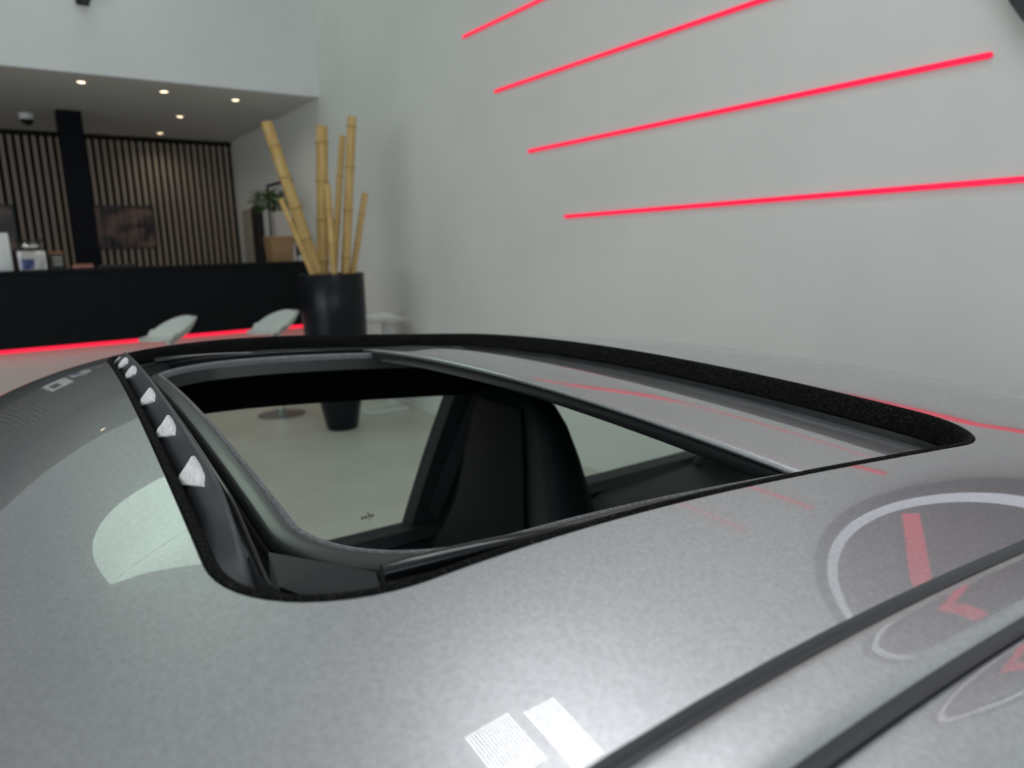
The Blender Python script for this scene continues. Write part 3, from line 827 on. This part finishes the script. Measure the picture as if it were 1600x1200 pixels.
# small dark spotlight on the upper wall at the top edge
sp = empty('wall_spotlight', (.90, BULK_Y, 3.545))
m = MB(); m.bbox(-.05, .05, -.03, -.001, -.03, .03, .006); m.build('wall_plate', M_frame, sp)
m = MB(); m.tube([(0, -.03, 0), (0, -.10, .01), (0, -.18, -.01)], [.02, .045, .05], 16); m.build('spot_head', M_frame, sp, smooth=40)
tag(sp, 'small dark spotlight on the upper wall at the top edge of the frame', 'spotlight')

# ------------------------------------------------------------------ reception counter
CY = 7.60
ct = empty('reception_counter', (0, CY, 0))
m = MB(); m.bbox(-4.4, 2.915, 0, .05, .645, 1.285, .004, 1); m.build('front_panel', M_black, ct)
m = MB(); m.bbox(-4.4, 2.915, -.012, .62, 1.285, 1.322, .004, 1); m.build('worktop', M_black, ct)
m = MB(); m.bbox(-4.3, 2.915, .10, .60, 0.0, 1.283, .004, 1); m.build('plinth', M_plinth, ct)
m = MB(); m.bbox(-4.4, 2.915, -.004, .048, .612, .644, .003, 1); m.build('red_light_strip', M_led2, ct)
tag(ct, 'long black reception counter with a glowing red strip under its front', 'counter')
CT = 1.322
# items on the counter
def item(name, label, cat, loc, group=None): return tag(empty(name, loc), label, cat, group)
d = item('leaflet_display', 'white acrylic leaflet display at the left end of the black counter', 'display', (.02, CY + .16, CT))
m = MB(); m.bbox(-.14, .115, -.05, .05, 0, .33, .008); m.build('holder', M_white, d, smooth=40)
m = MB(); m.box(-.11, .06, -.053, -.0505, .05, .29); m.build('leaflet', M_paper, d)
m = MB(); m.box(-.10, .0, -.0545, -.0532, .10, .27); m.build('print', M_signface, d)
d = item('gift_bag', 'white box with blue print in a crinkled clear cellophane bag', 'gift bag', (.285, CY + .20, CT))
m = MB(); m.bbox(-.105, .105, -.06, .06, .002, .17, .01); m.build('box', M_paper, d, smooth=40)
m = MB(); m.box(-.085, .01, -.0625, -.0605, .01, .10); m.build('blue_print', M_blue, d)
m = MB(); rows = []
for z, w_, dd, jt in [(.0, .112, .066, .002), (.10, .116, .07, .006), (.178, .108, .066, .01), (.21, .06, .03, .008), (.24, .075, .035, .02), (.28, .105, .05, .03)]:
    rows.append([(w_ * math.copysign(abs(cos(a)) ** .6, cos(a)) + random.uniform(-jt, jt), dd * math.copysign(abs(sin(a)) ** .6, sin(a)) + random.uniform(-jt, jt), z + random.uniform(-jt, jt) * (z > .01) * .6) for a in [2 * pi * k / 22 for k in range(22)]])
m.grid(rows, closed_u=True); m.build('cellophane', M_bag, d)
m = MB(); m.tube([(-.06, -.03, .215), (0, -.036, .21), (.06, -.03, .215)], .008, 8); m.build('ribbon', M_paper, d, smooth=60)
d = item('dark_carton', 'small dark printed carton beside the cellophane bag', 'box', (.478, CY + .28, CT))
m = MB(); m.bbox(-.05, .05, -.05, .05, 0, .135, .004); m.build('carton', M_dgreen, d)
m = MB()
for zz in (.04, .07, .10): m.box(-.035, .04, -.0515, -.0503, zz, zz + .012)
m.build('print_lines', M_plinth, d)
m = MB(); m.bbox(-.06, .055, -.04, .06, .1355, .165, .006); m.build('brown_lid', M_brown, d)
d = item('spectacle_case', 'small rose-coloured spectacle case lying on the counter by the column', 'case', (.665, CY + .12, CT))
m = MB(); m.bbox(-.085, .09, -.03, .03, 0.001, .034, .014, 3); m.build('lower_shell', M_rose, d, smooth=60)
m = MB(); m.bbox(-.083, .088, -.029, .029, .0345, .046, .005, 2); m.build('lid', M_brown, d, smooth=60)
d = item('flat_tray', 'flat black tray lying on the counter right of the column', 'tray', (.94, CY + .14, CT))
m = MB(); m.bbox(-.15, .15, -.09, .09, 0.001, .012, .004); m.build('base', M_frame, d)
m = MB()
for q in ((-.15, .15, -.09, -.08), (-.15, .15, .08, .09), (-.15, -.14, -.08, .08), (.14, .15, -.08, .08)): m.box(*q, .012, .03)
m.build('rim', M_frame, d)
d = item('potted_plant', 'small leafy plant in a wooden box on the counter end', 'plant', (2.53, CY + .22, CT))
m = MB(); rows = []
for (hw, z) in ((.105, 0.001), (.128, .27)): rows.append([(-hw, -hw, z), (hw, -hw, z), (hw, hw, z), (-hw, hw, z)])
rows.append([(-.112, -.112, .27), (.112, -.112, .27), (.112, .112, .27), (-.112, .112, .27)]); rows.append([(-.11, -.11, .24), (.11, -.11, .24), (.11, .11, .24), (-.11, .11, .24)])
m.grid(rows, closed_u=True); m.f.append((0, 1, 2, 3)); m.build('wooden_box', M_woodbox, d)
m = MB(); m.box(-.11, .11, -.11, .11, .22, .238); m.build('soil', M_soil, d)
stm = MB(); stm.tube([(-.06, 0, .23), (-.065, 0, .40), (-.07, .01, .58)], .006, 6); stm.tube([(-.02, .02, .23), (-.03, .02, .45), (-.02, .02, .62)], .005, 6); stm.build('stem', M_stem, d, smooth=60)
rng = random.Random(3); lf = MB()
for k in range(240):
    a = rng.uniform(0, 2 * pi); rad = rng.uniform(.0, 1) ** .5; cx = -.035 + .17 * rad * cos(a); cy = .10 * rad * sin(a); cz = .64 + rng.uniform(-.09, .11) - .10 * max(-cx - .08, 0)
    yaw = a + rng.uniform(-.6, .6); L = rng.uniform(.07, .12); W_ = L * .30; dx, dy = cos(yaw), sin(yaw); dr_ = rng.uniform(-.5, .3)
    lf.add([(cx, cy, cz), (cx + dx * L * .5 - dy * W_, cy + dy * L * .5 + dx * W_, cz + dr_ * L * .4 + .006), (cx + dx * L, cy + dy * L, cz + dr_ * L), (cx + dx * L * .5 + dy * W_, cy + dy * L * .5 - dx * W_, cz + dr_ * L * .4 + .006)], [(0, 1, 2), (0, 2, 3)])
fo = lf.build('foliage', M_leaf, d, recalc=False); fo['kind'] = 'stuff'
d = item('spray_bottle', 'white bottle with a navy label on the counter behind the bamboo', 'bottle', (2.76, CY + .20, CT))
MB().lathe([(.001, .001), (.045, .001), (.048, .01), (.048, .17), (.03, .20), (.016, .21)], 20).build('body', M_white, d, smooth=40)
MB().lathe([(.0485, .06), (.0490, .07), (.0490, .15), (.0485, .16)], 20).build('label_band', M_navy, d, smooth=40)
m = MB(); m.lathe([(.016, .205), (.018, .21), (.018, .24)], 14, cap1=True); m.bbox(-.06, .02, -.014, .014, .24, .275, .006); m.build('spray_head', M_white, d, smooth=40)

# pictures
def picture(x0, x1, z0, z1, y, label):
    root = empty('framed_picture', ((x0 + x1) / 2, y, z0)); hw, h = (x1 - x0) / 2, z1 - z0; b = .025
    m = MB()
    for q in ((-hw, hw, 0, b), (-hw, hw, h - b, h), (-hw, -hw + b, b, h - b), (hw - b, hw, b, h - b)): m.box(q[0], q[1], -.02, .0, q[2], q[3])
    m.build('frame', M_frame, root)
    MB().box(-hw + b, hw - b, -.008, -.002, b, h - b).build('printed_pane', M_print, root)
    tag(root, label, 'picture', 'pictures on the slatted wall')
M_print = bpy.data.materials.new('printed_clear_pane'); M_print.use_nodes = True
n_ = M_print.node_tree.nodes; l_ = M_print.node_tree.links; bs = n_['Principled BSDF']; out = n_['Material Output']
tc = n_.new('ShaderNodeTexCoord'); nz = n_.new('ShaderNodeTexNoise'); nz.inputs['Scale'].default_value = 5.5; nz.inputs['Detail'].default_value = 3
rp = n_.new('ShaderNodeValToRGB'); l_.new(tc.outputs['Object'], nz.inputs['Vector']); l_.new(nz.outputs[0], rp.inputs[0])
rp.color_ramp.elements[0].position = .40; rp.color_ramp.elements[0].color = (.012, .012, .016, 1); rp.color_ramp.elements[1].position = .62; rp.color_ramp.elements[1].color = (.30, .17, .14, 1)
l_.new(rp.outputs[0], bs.inputs['Base Color']); bs.inputs['Roughness'].default_value = .3
mx = n_.new('ShaderNodeMixShader'); tr = n_.new('ShaderNodeBsdfTransparent'); mx.inputs[0].default_value = .55
l_.new(tr.outputs[0], mx.inputs[1]); l_.new(bs.outputs[0], mx.inputs[2]); l_.new(mx.outputs[0], out.inputs[0])
picture(1.10, 1.835, 1.53, 2.09, BACK_Y - .052, 'dark reddish picture on the slatted wall right of the column')
picture(-.45, .285, 1.53, 2.09, BACK_Y - .052, 'dark picture on the slatted wall at the left edge of the frame')
wp = empty('wall_frame', (WALL_X, 8.80, 1.55))
m = MB()
for q in ((-.46, .46, 0, .03), (-.46, .46, .68, .71), (-.46, -.42, .03, .68), (.43, .46, .03, .68)): m.box(-.03, -.001, q[0], q[1], q[2], q[3])
m.build('frame', M_frame, wp); MB().box(-.010, -.002, -.42, .43, .03, .68).build('grey_pane', M_signface if False else M_soff, wp)
tag(wp, 'black framed notice on the right wall behind the potted plant', 'picture')

# ------------------------------------------------------------------ planter with bamboo canes
PX, PY = 2.128, 5.377
pl = empty('tall_planter', (PX, PY, 0)); PH = 1.243
MB().lathe([(.001, .004), (.118, .004), (.124, .012), (.170, .25), (.215, .50), (.240, .70), (.248, .95), (.250, PH - .004), (.247, PH), (.236, PH), (.234, PH - .01), (.230, PH - .20)], 56, cap0=False).build('pot', M_planter, pl, smooth=40)
MB().lathe([(.231, PH - .15), (.001, PH - .15)], 40).build('filling', M_soil, pl)
tag(pl, 'tall black tapered planter holding bamboo canes', 'planter')
def cane(x0, y0, x1, z1, y1, r0, nodes, label):
    """from inside the planter (x0, y0) up to a cut end (x1, y1, z1)"""
    zb = PH - .149; zr = PH + .012
    root = empty('bamboo_cane', (0, 0, 0))
    A = Vector((x0, y0, zr)); B = Vector((x1, y1, z1)); dv = (B - A).normalized(); A0 = A - dv * ((zr - zb) / dv.z)
    root.location = A0
    L = (B - A0).length
    def at(u): return dv * (L * u)
    us = [0.0]; rs = [r0 * 1.02]; nd = []
    k = 0.12 + random.uniform(0, .08); step = 1.0 / nodes
    while k < .97:
        nd.append(k)
        us += [k - .012, k - .004, k, k + .004, k + .012]; rs += [r0 * (1 - .08 * k), r0 * 1.03, r0 * 1.09, r0 * 1.03, r0 * (1 - .08 * k)]
        k += step * random.uniform(.85, 1.1)
    us += [1.0]; rs += [r0 * .92]
    m = MB(); pts = [at(u) for u in us]; m.tube(pts, rs, 18); m.build('culm', M_bamboo, root, smooth=50)
    for u in nd:
        m = MB(); m.tube([at(u - .0035), at(u + .0035)], [r0 * 1.10, r0 * 1.10], 18); m.build('node_ring', M_bamboo_d, root, smooth=60)
    m = MB(); m.tube([at(1.0) - dv * .001, at(1.0) + dv * .0012], [r0 * .60, r0 * .60], 14); m.build('hollow_end', M_bamboo_d, root)
    tag(root, label, 'bamboo cane', 'bamboo canes in the black planter')
cane(1.940, 5.29, 1.740, 1.795, 5.25, .021, 3, 'short thin bamboo cane leaning far left out of the planter')
cane(2.010, 5.36, 1.724, 2.339, 5.37, .044, 5, 'thick tall bamboo cane leaning left out of the planter')
cane(2.092, 5.46, 2.175, 2.352, 5.46, .047, 4, 'thick upright bamboo cane in the middle of the planter')
cane(2.120, 5.30, 2.112, 1.905, 5.28, .026, 3, 'thin shorter cane standing in front of the thick middle cane')
cane(2.240, 5.36, 2.386, 2.421, 5.37, .036, 4, 'tallest bamboo cane, right of the middle')
cane(2.185, 5.46, 2.340, 2.295, 5.47, .026, 3, 'bamboo cane half hidden behind the tallest one')
cane(2.322, 5.40, 2.468, 1.860, 5.40, .025, 3, 'short bamboo cane leaning right out of the planter')

# ------------------------------------------------------------------ stools
def stool(x, y, rz, label):
    root = empty('bar_stool', (x, y, 0), rz)
    MB().lathe([(.001, .0), (.205, .0), (.205, .006), (.16, .014), (.05, .022), (.03, .05)], 40).build('base_plate', M_base, root, smooth=40)
    MB().lathe([(.026, .03), (.026, .45), (.020, .452), (.020, .70), (.06, .715), (.06, .73)], 20).build('column', M_chrome, root, smooth=40)
    # shell: thin curved seat, low raised back at +x, lip at the front (-x)
    n = 36; rows = []
    for rr_ in [0.02, .25, .5, .7, .85, .95, 1.0]:
        row = []
        for k in range(n):
            a = 2 * pi * k / n; x_ = .215 * rr_ * cos(a); y_ = .20 * rr_ * sin(a); back = max(cos(a), 0) ** 1.0
            zz = .738 + .03 * rr_ ** 2 + .14 * back * rr_ ** 3.2 + .045 * abs(sin(a)) * rr_ ** 3 * (cos(a) > -.3) - .01 * max(-cos(a), 0) * rr_ ** 3
            x2 = x_ * (1.0 + .10 * back) - .02; row.append((x2, y_, zz))
        rows.append(row)
    m = MB(); m.grid(rows, closed_u=True); m.f.append(tuple(range(n)))
    sh = m.build('seat_shell', M_shell, root, smooth=180)
    md = sh.modifiers.new('thickness', 'SOLIDIFY'); md.thickness = .016; md.offset = -1
    tag(root, label, 'stool', 'white stools at the counter')
stool(1.905, 6.222, .30, 'white shell stool on a chrome foot, beside the black planter')
stool(1.10, 6.40, .30, 'white shell stool on a chrome foot, further left along the counter')

# ------------------------------------------------------------------ small table with papers by the wall
tb = empty('side_table', (2.665, 5.78, 0))
m = MB(); m.bbox(-.20, .20, -.17, .17, 0.0, .022, .006); m.build('base_plate', M_white, tb)
m = MB(); m.bbox(-.15, .15, -.125, .125, .022, .028, .002, 1); m.build('base_inlay', M_shell, tb)
m = MB(); m.bbox(.06, .12, -.03, .03, .028, .80, .006); m.build('post', M_white, tb)
m = MB(); m.bbox(-.20, .22, -.20, .20, .80, .83, .005); m.build('table_top', M_plinth, tb)
tag(tb, 'small pale side table between the planter and the grey wall', 'table')
d = item('paper_stack', 'loose white papers on the side table by the wall', 'paper', (2.68, 5.76, .83))
m = MB(); m.box(-.12, .15, -.15, .12, .0005, .006); m.build('lower_sheets', M_paper, d)
m = MB(); m.add([(-.10, -.13, .007), (.16, -.10, .009), (.13, .14, .03), (-.12, .10, .012)], [(0, 1, 2, 3)]); m.build('top_sheet', M_paper, d)
